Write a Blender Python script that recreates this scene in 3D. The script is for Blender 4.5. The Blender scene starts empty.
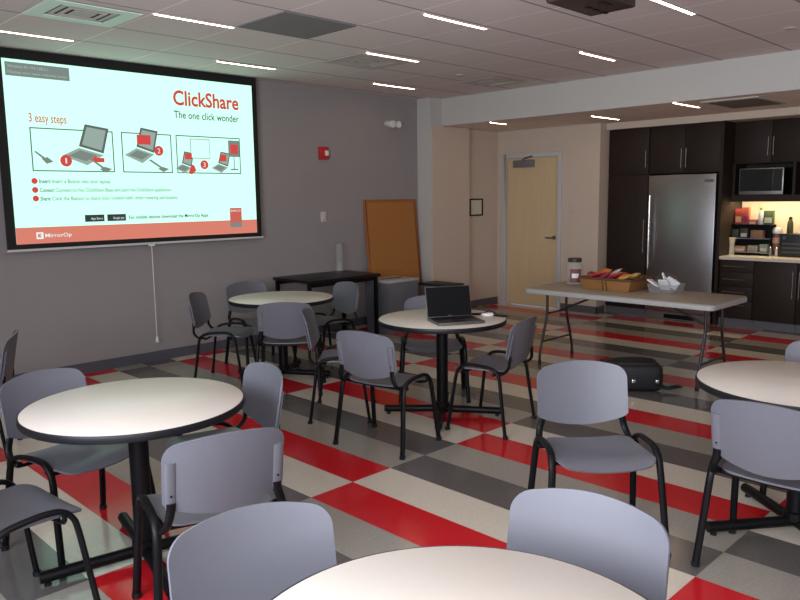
import bpy, bmesh, math, random
from mathutils import Vector, Matrix, Euler
random.seed(7)
C = bpy.context.scene
COL = C.collection
PI = math.pi

# ------------------------------------------------------------------ camera
cam = bpy.data.cameras.new('camera'); camo = bpy.data.objects.new('camera', cam); COL.objects.link(camo)
R0 = Vector((0.7078568397, -0.7062331240, -0.0131707651))
D0 = Vector((-0.1068621965, -0.0886398919, -0.9903148817))
F0 = Vector((0.6982257267, 0.7024086194, -0.1382134797))
m = Matrix((R0, -D0, -F0)).transposed().to_4x4(); m.translation = Vector((0, 0, 1.633))
camo.matrix_world = m
cam.sensor_width = 36; cam.lens = 737.94 / 800 * 36; cam.clip_start = 0.05
C.camera = camo

# ------------------------------------------------------------------ world, exposure, daylight
W = bpy.data.worlds.new('world'); C.world = W; W.use_nodes = True
W.node_tree.nodes['Background'].inputs[0].default_value = (0.62, 0.74, 1.0, 1)
W.node_tree.nodes['Background'].inputs[1].default_value = 0.6
C.view_settings.view_transform = 'Standard'; C.view_settings.look = 'None'
C.view_settings.gamma = 1; C.view_settings.use_curve_mapping = False
C.view_settings.exposure = -0.05

def area(name, loc, rot, sx, sy, energy, color):
    l = bpy.data.lights.new(name, 'AREA'); l.shape = 'RECTANGLE'; l.size = sx; l.size_y = sy
    l.energy = energy; l.color = color
    o = bpy.data.objects.new(name, l); COL.objects.link(o); o.location = loc; o.rotation_euler = rot
    return o
# daylight through the two window openings of the wall behind the camera (facing +x)
WIN = [(-2.5, -0.1), (0.4, 2.8)]
for (a, b), e in zip(WIN, (1.65, 2.0)):
    area('window_daylight', (-1.02, (a + b) / 2, 1.75), (0, math.radians(-84), 0), 1.7, b - a, e * 82, (0.72, 0.84, 1.0))
    # added upward fill to brighten the ceiling, standing for ground-reflected daylight
    area('ceiling_fill', (-1.01, (a + b) / 2, 1.75), (0, math.radians(-128), 0), 1.7, b - a, e * 58, (1.0, 0.90, 0.83))

# ------------------------------------------------------------------ materials
MATS = {}
def nodes(mt): return mt.node_tree.nodes, mt.node_tree.links
def mat(name, col, rough=0.5, metal=0.0, spec=0.5, noise=0.0, nscale=20, bump=0.0, bscale=200, emit=None, estr=0, trans=0, alpha=1, coat=0):
    if name in MATS: return MATS[name]
    mt = bpy.data.materials.new(name); mt.use_nodes = True; N, L = nodes(mt)
    b = N['Principled BSDF']
    b.inputs['Base Color'].default_value = (*col, 1); b.inputs['Roughness'].default_value = rough
    b.inputs['Metallic'].default_value = metal; b.inputs['Specular IOR Level'].default_value = spec
    b.inputs['Transmission Weight'].default_value = trans; b.inputs['Alpha'].default_value = alpha
    b.inputs['Coat Weight'].default_value = coat
    if emit: b.inputs['Emission Color'].default_value = (*emit, 1); b.inputs['Emission Strength'].default_value = estr
    tc = N.new('ShaderNodeTexCoord')
    if noise:
        n = N.new('ShaderNodeTexNoise'); n.inputs['Scale'].default_value = nscale; n.inputs['Detail'].default_value = 4
        L.new(tc.outputs['Object'], n.inputs['Vector'])
        mx = N.new('ShaderNodeMix'); mx.data_type = 'RGBA'
        mx.inputs['A'].default_value = (*[c * (1 - noise) for c in col], 1); mx.inputs['B'].default_value = (*[min(1, c * (1 + noise)) for c in col], 1)
        L.new(n.outputs['Fac'], mx.inputs['Factor']); L.new(mx.outputs['Result'], b.inputs['Base Color'])
    if bump:
        n = N.new('ShaderNodeTexNoise'); n.inputs['Scale'].default_value = bscale; L.new(tc.outputs['Object'], n.inputs['Vector'])
        bp = N.new('ShaderNodeBump'); bp.inputs['Strength'].default_value = bump; bp.inputs['Distance'].default_value = 0.002
        L.new(n.outputs['Fac'], bp.inputs['Height']); L.new(bp.outputs['Normal'], b.inputs['Normal'])
    MATS[name] = mt; return mt
def emat(name, col, s=1.0):
    if name in MATS: return MATS[name]
    mt = bpy.data.materials.new(name); mt.use_nodes = True; N, L = nodes(mt)
    N.remove(N['Principled BSDF']); e = N.new('ShaderNodeEmission'); e.inputs[0].default_value = (*col, 1); e.inputs[1].default_value = s
    L.new(e.outputs[0], N['Material Output'].inputs['Surface']); MATS[name] = mt; return mt
def mth(N, L, op, a, b=None, c=None):
    n = N.new('ShaderNodeMath'); n.operation = op
    for i, v in enumerate((a, b, c)):
        if v is None: continue
        if isinstance(v, (int, float)): n.inputs[i].default_value = v
        else: L.new(v, n.inputs[i])
    return n.outputs[0]

def floor_material():
    mt = mat('vinyl_floor', (0.3, 0.3, 0.3), 0.3, spec=0.5); N, L = nodes(mt); b = N['Principled BSDF']
    tc = N.new('ShaderNodeTexCoord'); sp = N.new('ShaderNodeSeparateXYZ'); L.new(tc.outputs['Object'], sp.inputs[0])
    tx = mth(N, L, 'DIVIDE', mth(N, L, 'SUBTRACT', sp.outputs[0], 2.681), 0.3054)
    ty = mth(N, L, 'DIVIDE', mth(N, L, 'SUBTRACT', sp.outputs[1], 1.227), 1.879)
    n = mth(N, L, 'FLOOR', tx); mm = mth(N, L, 'FLOOR', ty)
    i = mth(N, L, 'FLOORED_MODULO', n, 4.0); odd = mth(N, L, 'FLOORED_MODULO', mm, 2.0)
    # odd bands run the four colours in reverse
    idx = mth(N, L, 'ADD', mth(N, L, 'MULTIPLY', i, mth(N, L, 'SUBTRACT', 1.0, mth(N, L, 'MULTIPLY', odd, 2.0))), mth(N, L, 'MULTIPLY', odd, 3.0))
    fac = mth(N, L, 'DIVIDE', mth(N, L, 'ADD', idx, 0.5), 4.0)
    cr = N.new('ShaderNodeValToRGB'); cr.color_ramp.interpolation = 'CONSTANT'; e = cr.color_ramp.elements
    cols = [(0.60, 0.54, 0.45), (0.115, 0.105, 0.098), (0.31, 0.285, 0.245), (0.52, 0.012, 0.018)]
    e[0].position = 0; e[0].color = (*cols[0], 1); e[1].position = 0.25; e[1].color = (*cols[1], 1)
    for k in (2, 3):
        x = e.new(0.25 * k); x.color = (*cols[k], 1)
    L.new(fac, cr.inputs[0])
    ns = N.new('ShaderNodeTexNoise'); ns.inputs['Scale'].default_value = 60; ns.inputs['Detail'].default_value = 6; L.new(tc.outputs['Object'], ns.inputs['Vector'])
    f2 = mth(N, L, 'MULTIPLY_ADD', ns.outputs['Fac'], 0.35, 0.825)
    # thin seams between the square tiles
    fx = mth(N, L, 'FRACT', tx); fy = mth(N, L, 'FRACT', mth(N, L, 'MULTIPLY', ty, 6.0))
    def edge(f): return mth(N, L, 'LESS_THAN', mth(N, L, 'ABSOLUTE', mth(N, L, 'SUBTRACT', f, 0.5)), 0.496)
    sm = mth(N, L, 'MULTIPLY_ADD', mth(N, L, 'MULTIPLY', edge(fx), edge(fy)), 0.12, 0.88)
    vm = N.new('ShaderNodeVectorMath'); vm.operation = 'SCALE'; L.new(cr.outputs[0], vm.inputs[0]); L.new(mth(N, L, 'MULTIPLY', f2, sm), vm.inputs['Scale'])
    L.new(vm.outputs[0], b.inputs['Base Color'])
    n3 = N.new('ShaderNodeTexNoise'); n3.inputs['Scale'].default_value = 2.2; L.new(tc.outputs['Object'], n3.inputs['Vector'])
    L.new(mth(N, L, 'MULTIPLY_ADD', n3.outputs['Fac'], 0.12, 0.09), b.inputs['Roughness'])
    return mt

def ceiling_material(name, col, px, ox, py, oy, groove=0.02):
    mt = mat(name, col, 0.9, spec=0.1); N, L = nodes(mt); b = N['Principled BSDF']
    tc = N.new('ShaderNodeTexCoord'); sp = N.new('ShaderNodeSeparateXYZ'); L.new(tc.outputs['Object'], sp.inputs[0])
    fx = mth(N, L, 'FRACT', mth(N, L, 'DIVIDE', mth(N, L, 'SUBTRACT', sp.outputs[0], ox), px))
    fy = mth(N, L, 'FRACT', mth(N, L, 'DIVIDE', mth(N, L, 'SUBTRACT', sp.outputs[1], oy), py))
    ex = mth(N, L, 'GREATER_THAN', mth(N, L, 'ABSOLUTE', mth(N, L, 'SUBTRACT', fx, 0.5)), 0.5 - 0.007 / px)
    ey = mth(N, L, 'GREATER_THAN', mth(N, L, 'ABSOLUTE', mth(N, L, 'SUBTRACT', fy, 0.5)), 0.5 - groove / 2 / py)
    c1 = N.new('ShaderNodeMix'); c1.data_type = 'RGBA'; c1.inputs['A'].default_value = (*col, 1); c1.inputs['B'].default_value = (*[min(1, c * 1.32) for c in col], 1)
    L.new(ex, c1.inputs['Factor'])
    c2 = N.new('ShaderNodeMix'); c2.data_type = 'RGBA'; c2.inputs['B'].default_value = (*[c * 0.42 for c in col], 1)
    L.new(ey, c2.inputs['Factor']); L.new(c1.outputs['Result'], c2.inputs['A']); L.new(c2.outputs['Result'], b.inputs['Base Color'])
    ns = N.new('ShaderNodeTexNoise'); ns.inputs['Scale'].default_value = 150; L.new(tc.outputs['Object'], ns.inputs['Vector'])
    bp = N.new('ShaderNodeBump'); bp.inputs['Strength'].default_value = 0.3; bp.inputs['Distance'].default_value = 0.003
    L.new(ns.outputs['Fac'], bp.inputs['Height']); L.new(bp.outputs['Normal'], b.inputs['Normal'])
    return mt

def wood_material(name, c1, c2, rough=0.45, scale=(1.5, 1.5, 0.12), k=9):
    if name in MATS: return MATS[name]
    mt = mat(name, c1, rough); N, L = nodes(mt); b = N['Principled BSDF']
    tc = N.new('ShaderNodeTexCoord'); mp = N.new('ShaderNodeMapping'); mp.inputs['Scale'].default_value = scale
    L.new(tc.outputs['Object'], mp.inputs[0])
    n = N.new('ShaderNodeTexNoise'); n.inputs['Scale'].default_value = k; n.inputs['Detail'].default_value = 6; n.inputs['Distortion'].default_value = 1.2
    L.new(mp.outputs[0], n.inputs['Vector'])
    mx = N.new('ShaderNodeMix'); mx.data_type = 'RGBA'; mx.inputs['A'].default_value = (*c1, 1); mx.inputs['B'].default_value = (*c2, 1)
    L.new(n.outputs['Fac'], mx.inputs['Factor']); L.new(mx.outputs['Result'], b.inputs['Base Color'])
    return mt

def ribbed_plastic():
    mt = mat('chair_plastic', (0.118, 0.121, 0.143), 0.42, spec=0.5); N, L = nodes(mt); b = N['Principled BSDF']
    tc = N.new('ShaderNodeTexCoord'); sp = N.new('ShaderNodeSeparateXYZ'); L.new(tc.outputs['Object'], sp.inputs[0])
    w = mth(N, L, 'SINE', mth(N, L, 'MULTIPLY', sp.outputs[0], 1100.0)); w2 = mth(N, L, 'SINE', mth(N, L, 'MULTIPLY', sp.outputs[2], 700.0))
    h = mth(N, L, 'MULTIPLY', w, mth(N, L, 'MULTIPLY_ADD', w2, 0.3, 0.7))
    bp = N.new('ShaderNodeBump'); bp.inputs['Strength'].default_value = 0.10; bp.inputs['Distance'].default_value = 0.0012
    L.new(h, bp.inputs['Height']); L.new(bp.outputs['Normal'], b.inputs['Normal'])
    return mt

def wicker_material():
    mt = mat('wicker', (0.42, 0.22, 0.07), 0.6); N, L = nodes(mt); b = N['Principled BSDF']
    tc = N.new('ShaderNodeTexCoord'); w = N.new('ShaderNodeTexWave'); w.bands_direction = 'Z'; w.inputs['Scale'].default_value = 42; w.inputs['Distortion'].default_value = 3.5; w.inputs['Detail'].default_value = 2
    L.new(tc.outputs['Object'], w.inputs['Vector'])
    mx = N.new('ShaderNodeMix'); mx.data_type = 'RGBA'; mx.inputs['A'].default_value = (0.10, 0.04, 0.01, 1); mx.inputs['B'].default_value = (0.46, 0.21, 0.055, 1)
    L.new(w.outputs['Fac'], mx.inputs['Factor']); L.new(mx.outputs['Result'], b.inputs['Base Color'])
    bp = N.new('ShaderNodeBump'); bp.inputs['Strength'].default_value = 0.6; bp.inputs['Distance'].default_value = 0.004
    L.new(w.outputs['Fac'], bp.inputs['Height']); L.new(bp.outputs['Normal'], b.inputs['Normal'])
    return mt

FC = (2.93 - 1.633) / (2.91 - 1.633)
M_floor = floor_material()
M_ceil = ceiling_material('ceiling_tiles', (0.74, 0.68, 0.66), 0.66 * FC, 2.56 * FC, 0.625 * FC, 2.41 * FC)
M_kceil = ceiling_material('kitchen_ceiling_tiles', (0.82, 0.72, 0.64), 0.64, 7.57, 0.62, 2.945, 0.008)
M_greywall = mat('grey_wall_paint', (0.295, 0.272, 0.270), 0.75, noise=0.04, nscale=3, spec=0.3)
M_white = mat('white_wall_paint', (0.50, 0.485, 0.46), 0.7, noise=0.02, nscale=3, spec=0.3)
M_cream = mat('cream_wall_paint', (0.57, 0.475, 0.39), 0.7, noise=0.02, nscale=3, spec=0.3)
M_base = mat('dark_grey_vinyl_base', (0.085, 0.085, 0.10), 0.5)
M_black = mat('black_metal', (0.004, 0.004, 0.005), 0.40, spec=0.18)
M_blackpl = mat('black_rubber_edge', (0.008, 0.009, 0.011), 0.45, spec=0.3)
M_plastic = mat('chair_plastic_plain', (0.118, 0.121, 0.143), 0.40, spec=0.5)
M_ribbed = ribbed_plastic()
M_lam = mat('cream_laminate', (0.60, 0.555, 0.495), 0.40, noise=0.03, nscale=90, spec=1.0)
M_espresso = wood_material('dark_espresso_wood', (0.016, 0.009, 0.007), (0.026, 0.016, 0.012), 0.55)
M_espresso.node_tree.nodes['Principled BSDF'].inputs['Specular IOR Level'].default_value = 0.25
M_maple = wood_material('maple_door_wood', (0.55, 0.41, 0.24), (0.66, 0.51, 0.31), 0.45)
M_cork = mat('orange_cork', (0.39, 0.16, 0.036), 0.9, noise=0.25, nscale=60)
M_corkframe = wood_material('reddish_wood_trim', (0.28, 0.09, 0.03), (0.38, 0.14, 0.05))
M_steel = mat('brushed_steel', (0.31, 0.31, 0.32), 0.34, metal=0.95, noise=0.03, nscale=8)
M_chrome = mat('chrome', (0.75, 0.75, 0.75), 0.2, metal=1)
M_pull = mat('dull_bronze_steel', (0.26, 0.21, 0.18), 0.4, metal=0.9)
M_counter = mat('speckled_counter', (0.62, 0.56, 0.47), 0.3, noise=0.12, nscale=120)
M_frame_paint = mat('grey_door_frame_paint', (0.50, 0.50, 0.50), 0.5)
M_whitepl = mat('white_plastic', (0.75, 0.74, 0.72), 0.4)
M_red = mat('red_plastic', (0.5, 0.02, 0.02), 0.4)
M_lamp = emat('warm_strip_light', (1.0, 0.70, 0.46), 21.0)
M_vent = mat('vent_paint', (0.52, 0.48, 0.45), 0.6)
M_ventdark = mat('vent_dark', (0.03, 0.03, 0.03), 0.8)
M_greypanel = mat('grey_ceiling_panel', (0.20, 0.20, 0.20), 0.8)
M_binl = mat('grey_bin_plastic', (0.13, 0.14, 0.16), 0.45)
def glass_mat():
    mt = mat('clear_glass', (0.9, 0.93, 0.95), 0.05, trans=1.0); MATS['clear_glass'].node_tree.nodes['Principled BSDF'].inputs['IOR'].default_value = 1.3
    return mt
M_glass = glass_mat()
def thin_glass(name, a):
    mt = bpy.data.materials.new(name); mt.use_nodes = True; N, L = nodes(mt); b = N['Principled BSDF']
    b.inputs['Base Color'].default_value = (0.5, 0.5, 0.5, 1); b.inputs['Roughness'].default_value = 0.08; b.inputs['Alpha'].default_value = a
    return mt
M_thin = thin_glass('thin_clear_sheet', 0.16)
M_clearpl = mat('clear_plastic', (0.95, 0.96, 0.98), 0.06, trans=1.0)

# ------------------------------------------------------------------ mesh helpers
def tag(o, label=None, cat=None, group=None, kind=None):
    if label: o['label'] = label
    if cat: o['category'] = cat
    if group: o['group'] = group
    if kind: o['kind'] = kind
    return o
def obj(name, bm, mt, parent=None, smooth=False, bevel=0.0, seg=2):
    me = bpy.data.meshes.new(name)
    bmesh.ops.remove_doubles(bm, verts=bm.verts, dist=1e-6)
    bmesh.ops.recalc_face_normals(bm, faces=bm.faces)
    if bevel:
        ed = [e for e in bm.edges if len(e.link_faces) == 2 and e.calc_face_angle(0) > 0.6]
        bmesh.ops.bevel(bm, geom=ed, offset=bevel, segments=seg, affect='EDGES', profile=0.5, clamp_overlap=True)
    bm.to_mesh(me); bm.free()
    if smooth:
        for p in me.polygons: p.use_smooth = True
        me.set_sharp_from_angle(angle=math.radians(45))
    elif bevel:
        for p in me.polygons: p.use_smooth = True
        me.set_sharp_from_angle(angle=math.radians(35))
    for x in (mt if isinstance(mt, (list, tuple)) else [mt]): me.materials.append(x)
    o = bpy.data.objects.new(name, me); COL.objects.link(o)
    if parent: o.parent = parent
    return o
def empty(name, loc=(0, 0, 0), rz=0.0, label=None, cat=None, group=None):
    o = bpy.data.objects.new(name, None); COL.objects.link(o); o.location = loc; o.rotation_euler = (0, 0, rz); o.empty_display_size = 0.1
    return tag(o, label, cat, group)
def B(): return bmesh.new()
def box(bm, x0, x1, y0, y1, z0, z1, mi=0):
    v = [bm.verts.new((x, y, z)) for x in (x0, x1) for y in (y0, y1) for z in (z0, z1)]
    for f in ((0, 1, 3, 2), (4, 6, 7, 5), (0, 4, 5, 1), (2, 3, 7, 6), (0, 2, 6, 4), (1, 5, 7, 3)):
        bm.faces.new([v[i] for i in f]).material_index = mi
    return bm
def bx(*a): return box(B(), *a)
def cr_path(pts, n=6):
    P = [Vector(p) for p in pts]; out = []
    for i in range(len(P) - 1):
        p0 = P[max(i - 1, 0)]; p1 = P[i]; p2 = P[i + 1]; p3 = P[min(i + 2, len(P) - 1)]
        for k in range(n):
            t = k / n
            out.append(0.5 * ((2 * p1) + (-p0 + p2) * t + (2 * p0 - 5 * p1 + 4 * p2 - p3) * t * t + (-p0 + 3 * p1 - 3 * p2 + p3) * t ** 3))
    out.append(P[-1]); return out
def sweep(bm, pts, a, b=None, lat=None, n=10, closed=False):
    """tube along pts; a = half width along the lateral axis, b = the other half width"""
    b = b or a; P = [Vector(p) for p in pts]; rings = []; up = None
    for i, p in enumerate(P):
        t = ((P[(i + 1) % len(P)] if closed else P[min(i + 1, len(P) - 1)]) - (P[i - 1] if (closed or i) else P[0])).normalized()
        if lat is not None:
            u = (Vector(lat) - t * Vector(lat).dot(t)).normalized()
        else:
            if up is None: up = Vector((0, 0, 1)) if abs(t.z) < 0.9 else Vector((1, 0, 0))
            u = (up - t * up.dot(t)).normalized(); up = u
        w = t.cross(u)
        rings.append([bm.verts.new(p + u * a * math.cos(2 * PI * k / n) + w * b * math.sin(2 * PI * k / n)) for k in range(n)])
    R = len(rings)
    for i in range(R if closed else R - 1):
        A, Bq = rings[i], rings[(i + 1) % R]
        for k in range(n): bm.faces.new((A[k], A[(k + 1) % n], Bq[(k + 1) % n], Bq[k]))
    if not closed: bm.faces.new(rings[0][::-1]); bm.faces.new(rings[-1])
    return bm
def lathe(bm, prof, n=32, c=(0, 0, 0), cap=True):
    rings = []
    for r, z in prof:
        rings.append([bm.verts.new((c[0] + r * math.cos(2 * PI * k / n), c[1] + r * math.sin(2 * PI * k / n), c[2] + z)) for k in range(n)])
    for A, Bq in zip(rings, rings[1:]):
        for k in range(n): bm.faces.new((A[k], A[(k + 1) % n], Bq[(k + 1) % n], Bq[k]))
    if cap: bm.faces.new(rings[0][::-1]); bm.faces.new(rings[-1])
    return bm
def shell(bm, front, th):
    """closed plate from a grid of points, thickened along -normal"""
    nu, nv = len(front), len(front[0])
    def nrm(i, j):
        a = front[min(i + 1, nu - 1)][j] - front[max(i - 1, 0)][j]; b = front[i][min(j + 1, nv - 1)] - front[i][max(j - 1, 0)]
        c = a.cross(b); return c.normalized() if c.length > 1e-12 else Vector((0, 0, 1))
    F = [[bm.verts.new(front[i][j]) for j in range(nv)] for i in range(nu)]
    K = [[bm.verts.new(front[i][j] - nrm(i, j) * th) for j in range(nv)] for i in range(nu)]
    for i in range(nu - 1):
        for j in range(nv - 1):
            bm.faces.new((F[i][j], F[i + 1][j], F[i + 1][j + 1], F[i][j + 1])); bm.faces.new((K[i][j], K[i][j + 1], K[i + 1][j + 1], K[i + 1][j]))
    per = [(i, 0) for i in range(nu)] + [(nu - 1, j) for j in range(1, nv)] + [(i, nv - 1) for i in range(nu - 2, -1, -1)] + [(0, j) for j in range(nv - 2, 0, -1)]
    for q, (i, j) in enumerate(per):
        i2, j2 = per[(q + 1) % len(per)]; bm.faces.new((F[i][j], K[i][j], K[i2][j2], F[i2][j2]))
    return bm
def children(o): return [c for c in bpy.data.objects if c.parent == o]
def copy_tree(o, parent=None):
    c = o.copy(); COL.objects.link(c)
    if parent: c.parent = parent
    for ch in TREE.get(o.name, []): copy_tree(ch, c)
    return c
TREE = {}
def register(o):
    TREE[o.name] = children(o)
    for c in TREE[o.name]: register(c)
def struct(name, bm, mt, parent=None, **k):
    o = obj(name, bm, mt, parent, **k)
    if not parent: o['kind'] = 'structure'
    return o
def text_mesh(name, s, x, y, z, w, h, mt, parent, bold=0.0, center=False):
    """flat lettering on the plane y, lower-left at x,z, scaled to width w and cap height h"""
    cu = bpy.data.curves.new('t', 'FONT'); cu.body = s; cu.size = 1; cu.offset = bold; cu.resolution_u = 3
    to = bpy.data.objects.new('t', cu); COL.objects.link(to)
    dg = bpy.context.evaluated_depsgraph_get(); dg.update()
    me = bpy.data.meshes.new_from_object(to.evaluated_get(dg)); bpy.data.objects.remove(to)
    xs = [v.co.x for v in me.vertices]; x0, x1 = min(xs), max(xs)
    for v in me.vertices:
        v.co = Vector(((v.co.x - x0) / (x1 - x0) * w, 0, v.co.y / 0.70 * h))
    me.materials.clear(); me.materials.append(mt); me.name = name
    o = bpy.data.objects.new(name, me); COL.objects.link(o); o.location = (x, y, z)
    if parent: o.parent = parent
    return o

# ------------------------------------------------------------------ the room
ZC, ZK = 2.93, 2.575
struct('floor', bx(-0.9, 9.95, -3.2, 7.2, -0.1, 0), M_floor)
struct('ceiling', bx(-0.9, 7.62, -3.2, 7.2, ZC, ZC + 0.1), M_ceil)
struct('ceiling_kitchen', bx(7.605, 9.95, -3.2, 7.2, ZK, ZK + 0.1), M_kceil)
struct('wall_left', bx(-0.9, 7.385, 7.04, 7.2, 0, ZC), M_greywall)
struct('trim_beam', bx(7.60, 7.63, -3.2, 6.81, ZK - 0.002, ZC), M_white)
struct('wall_column', bx(7.37, 7.62, 6.80, 7.2, 0, ZC), M_white)
struct('wall_pilaster', bx(7.385, 8.163, 6.787, 7.2, 0, ZK - 0.005), M_cream)
struct('wall_alcove', bx(8.16, 9.1, 6.93, 7.2, 0, ZK), M_cream)
# far wall with a door opening
bm = B(); box(bm, 9.0, 9.12, 5.22, 5.80, 0, ZK); box(bm, 9.0, 9.12, 6.82, 6.95, 0, ZK); box(bm, 9.0, 9.12, 5.80, 6.82, 2.235, ZK)
box(bm, 9.12, 9.95, 5.22, 5.40, 0, ZK)
struct('wall_far', bm, M_cream)
struct('wall_kitchen', bx(9.85, 9.95, -3.2, 5.22, 0, ZK), M_cream)
struct('wall_right', bx(-0.9, 9.95, -3.3, -3.2, 0, ZC), M_white)
bm = B(); ys = [-3.2] + [v for w in WIN for v in w] + [7.2]
box(bm, -1.0, -0.9, -3.2, 7.2, 0, 0.88); box(bm, -1.0, -0.9, -3.2, 7.2, 2.62, ZC)
for k in range(0, len(ys), 2): box(bm, -1.0, -0.9, ys[k], ys[k + 1], 0.88, 2.62)
struct('wall_rear', bm, M_white)
for i, (a, b) in enumerate(WIN):
    bm = B()
    for y in (a, (a + b) / 2 - 0.03, b - 0.06): box(bm, -0.97, -0.92, y, y + 0.06, 0.88, 2.62)
    for z in (0.88, 2.56): box(bm, -0.97, -0.92, a, b, z, z + 0.06)
    struct('window_%d' % (i + 1), bm, M_frame_paint)
struct('baseboard_left', bx(-0.9, 7.37, 7.028, 7.04, 0, 0.10), M_base)
struct('baseboard_column', bx(7.358, 7.37, 6.79, 7.04, 0, 0.10), M_base)
struct('baseboard_pilaster', bx(7.36, 8.16, 6.775, 6.787, 0, 0.10), M_base)
bm = B(); box(bm, 8.163, 9.0, 6.918, 6.93, 0, 0.10)
struct('baseboard_alcove', bm, M_base)
bm = B(); box(bm, 8.988, 9.0, 5.208, 5.79, 0, 0.10); box(bm, 8.988, 9.19, 5.208, 5.22, 0, 0.10)
struct('baseboard_far', bm, M_base)
struct('trim_bulkhead', bx(9.16, 9.85, -3.2, 5.22, 2.49, ZK), M_cream)

# door
dr = empty('door_1', (9.0, 6.31, 0)); dr['kind'] = 'structure'
bm = B(); box(bm, -0.03, 0.12, 0.45, 0.51, 0, 2.235); box(bm, -0.03, 0.12, -0.51, -0.45, 0, 2.235); box(bm, -0.03, 0.12, -0.45, 0.45, 2.175, 2.235)
obj('door_frame', bm, M_frame_paint, dr, bevel=0.004)
obj('door_panel', bx(0.01, 0.055, -0.445, 0.445, 0.012, 2.17), M_maple, dr)
h = obj('door_handle', lathe(B(), [(0.03, 0), (0.03, 0.012), (0.012, 0.014), (0.012, 0.055)], 20), M_pull, dr, smooth=True)
h.rotation_euler = (0, -PI / 2, 0); h.location = (0.012, -0.385, 1.03)
lv = obj('lever', sweep(B(), cr_path([(0, 0, 0), (-0.004, 0.04, 0), (0, 0.12, 0.0)]), 0.011), M_pull, h, smooth=True)
lv.rotation_euler = (0, 0, 0); lv.location = (0.0, 0, 0.05)
cl = obj('door_closer', bx(-0.05, 0.01, -0.04, 0.31, 2.035, 2.14), mat('aluminium', (0.25, 0.25, 0.26), 0.4, metal=0.6), dr, bevel=0.006)
obj('closer_arm', sweep(B(), [(-0.03, 0.15, 2.145), (-0.12, 0.05, 2.16), (-0.035, -0.02, 2.19)], 0.008), M_black, cl)

# ------------------------------------------------------------------ ceiling fixtures
def strip(x0, x1, y, z, label, grp):
    if z == ZC: x0, x1, y = (x0 + 0.025) * FC, (x1 + 0.005) * FC, y * FC
    t = empty('ceiling_light', ((x0 + x1) / 2, y, z), 0, label, 'ceiling light', grp)
    L = (x1 - x0) / 2
    obj('frame', box(box(bx(-L - 0.012, L + 0.012, -0.022, -0.0165, -0.012, 0.0), -L - 0.012, L + 0.012, 0.0165, 0.022, -0.012, 0.0), -L - 0.012, L + 0.012, -0.0165, 0.0165, -0.003, 0.0), M_vent, t)
    obj('diffuser', bx(-L, L, -0.016, 0.016, -0.011, -0.0035), M_lamp, t)
    return t
rows = [(1.80, 2.48, 6.16, 'strip light farthest left in the photo, just above the screen'),
        (3.80, 4.46, 6.20, 'strip light above the upper right corner of the projection screen'),
        (5.84, 6.50, 6.26, 'strip light nearest the top of the grey wall, left of the column'),
        (2.54, 3.18, 4.93, 'strip light between the green-tinted air diffuser and the dark ceiling panel'),
        (4.58, 5.24, 4.99, 'strip light touching the square air diffuser in mid ceiling'),
        (3.95, 4.64, 3.70, 'strip light between dark ceiling panel and projector'),
        (6.02, 6.64, 3.72, 'strip light just beyond the projector, before the beam'),
        (4.70, 5.39, 2.41, 'strip light at top edge of the photo, right of the projector')]
for x0, x1, y, lb in rows: strip(x0, x1, y, ZC, 'thin warm ' + lb, 'strip lights in the main ceiling')
for x0, x1, y, lb in [(7.62, 8.22, 3.565, 'above the fridge beside the ceiling grille'), (8.09, 8.72, 4.80, 'in front of the tall cabinet corner'), (7.71, 8.03, 6.05, 'nearest the wooden door')]:
    strip(x0, x1, y, ZK, 'thin warm strip light in the low kitchen ceiling ' + lb, 'strip lights in the kitchen ceiling')

def diffuser(x0, x1, y0, y1, label, tint=None):
    x0, x1, y0, y1 = x0 * FC, x1 * FC, y0 * FC, y1 * FC
    t = empty('air_diffuser', ((x0 + x1) / 2, (y0 + y1) / 2, ZC), 0, label, 'ceiling vent', 'square air diffusers')
    a, b = (x1 - x0) / 2, (y1 - y0) / 2; bm = B()
    for k, (s0, s1) in enumerate([(1.0, 0.66), (0.60, 0.50), (0.42, 0.33), (0.24, 0.0)]):
        z0, z1 = (-0.010, -0.016) if k == 0 else (-0.008, -0.014)
        if s1 == 0: box(bm, -a * s0, a * s0, -b * s0, b * s0, z1, z1 + 0.004); continue
        if k == 1:
            obj('frame', bm, tint or M_vent, t); bm = B()
        for q in ((-s0, -s1, -s0, s0), (s1, s0, -s0, s0), (-s1, s1, -s0, -s1), (-s1, s1, s1, s0)):
            box(bm, a * q[0], a * q[1], b * q[2], b * q[3], z1, z1 + 0.005)
    obj('louvre', bm, M_vent, t); obj('duct_opening', bx(-a * 0.66, a * 0.66, -b * 0.66, b * 0.66, -0.006, -0.001), M_ventdark, t)
diffuser(1.88, 2.50, 4.98, 5.50, 'square white air diffuser with dark louvres at top left, green screen light painted into its frame colour', mat('vent_screenlit', (0.72, 0.95, 0.80), 0.6))  # green cast of the screen's light is painted into the white frame colour
diffuser(4.55, 5.20, 5.02, 5.58, 'square air diffuser beside a strip light in mid ceiling, over the round tables')
diffuser(6.50, 7.08, 5.06, 5.56, 'small far air diffuser close to the beam')
tag(obj('ceiling_panel', bx(3.19 * FC, 3.85 * FC, 4.295 * FC, 4.90 * FC, ZC - 0.008, ZC + 0.001), M_greypanel), 'dark grey square ceiling panel near the top centre-left of the photo', 'ceiling panel')
t = empty('ceiling_grille', (8.22, 3.08, ZK), 0, 'wide flat return air grille in the low kitchen ceiling above the fridge', 'ceiling vent')
obj('frame', bx(-0.42, 0.42, -0.29, 0.29, -0.012, -0.001), M_vent, t)
bm = B()
for k in range(24): box(bm, -0.36, 0.36, -0.25 + k * 0.0208, -0.25 + k * 0.0208 + 0.011, -0.017, -0.012)
obj('slats', bm, mat('slat_brown', (0.2, 0.16, 0.13), 0.7), t)
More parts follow.
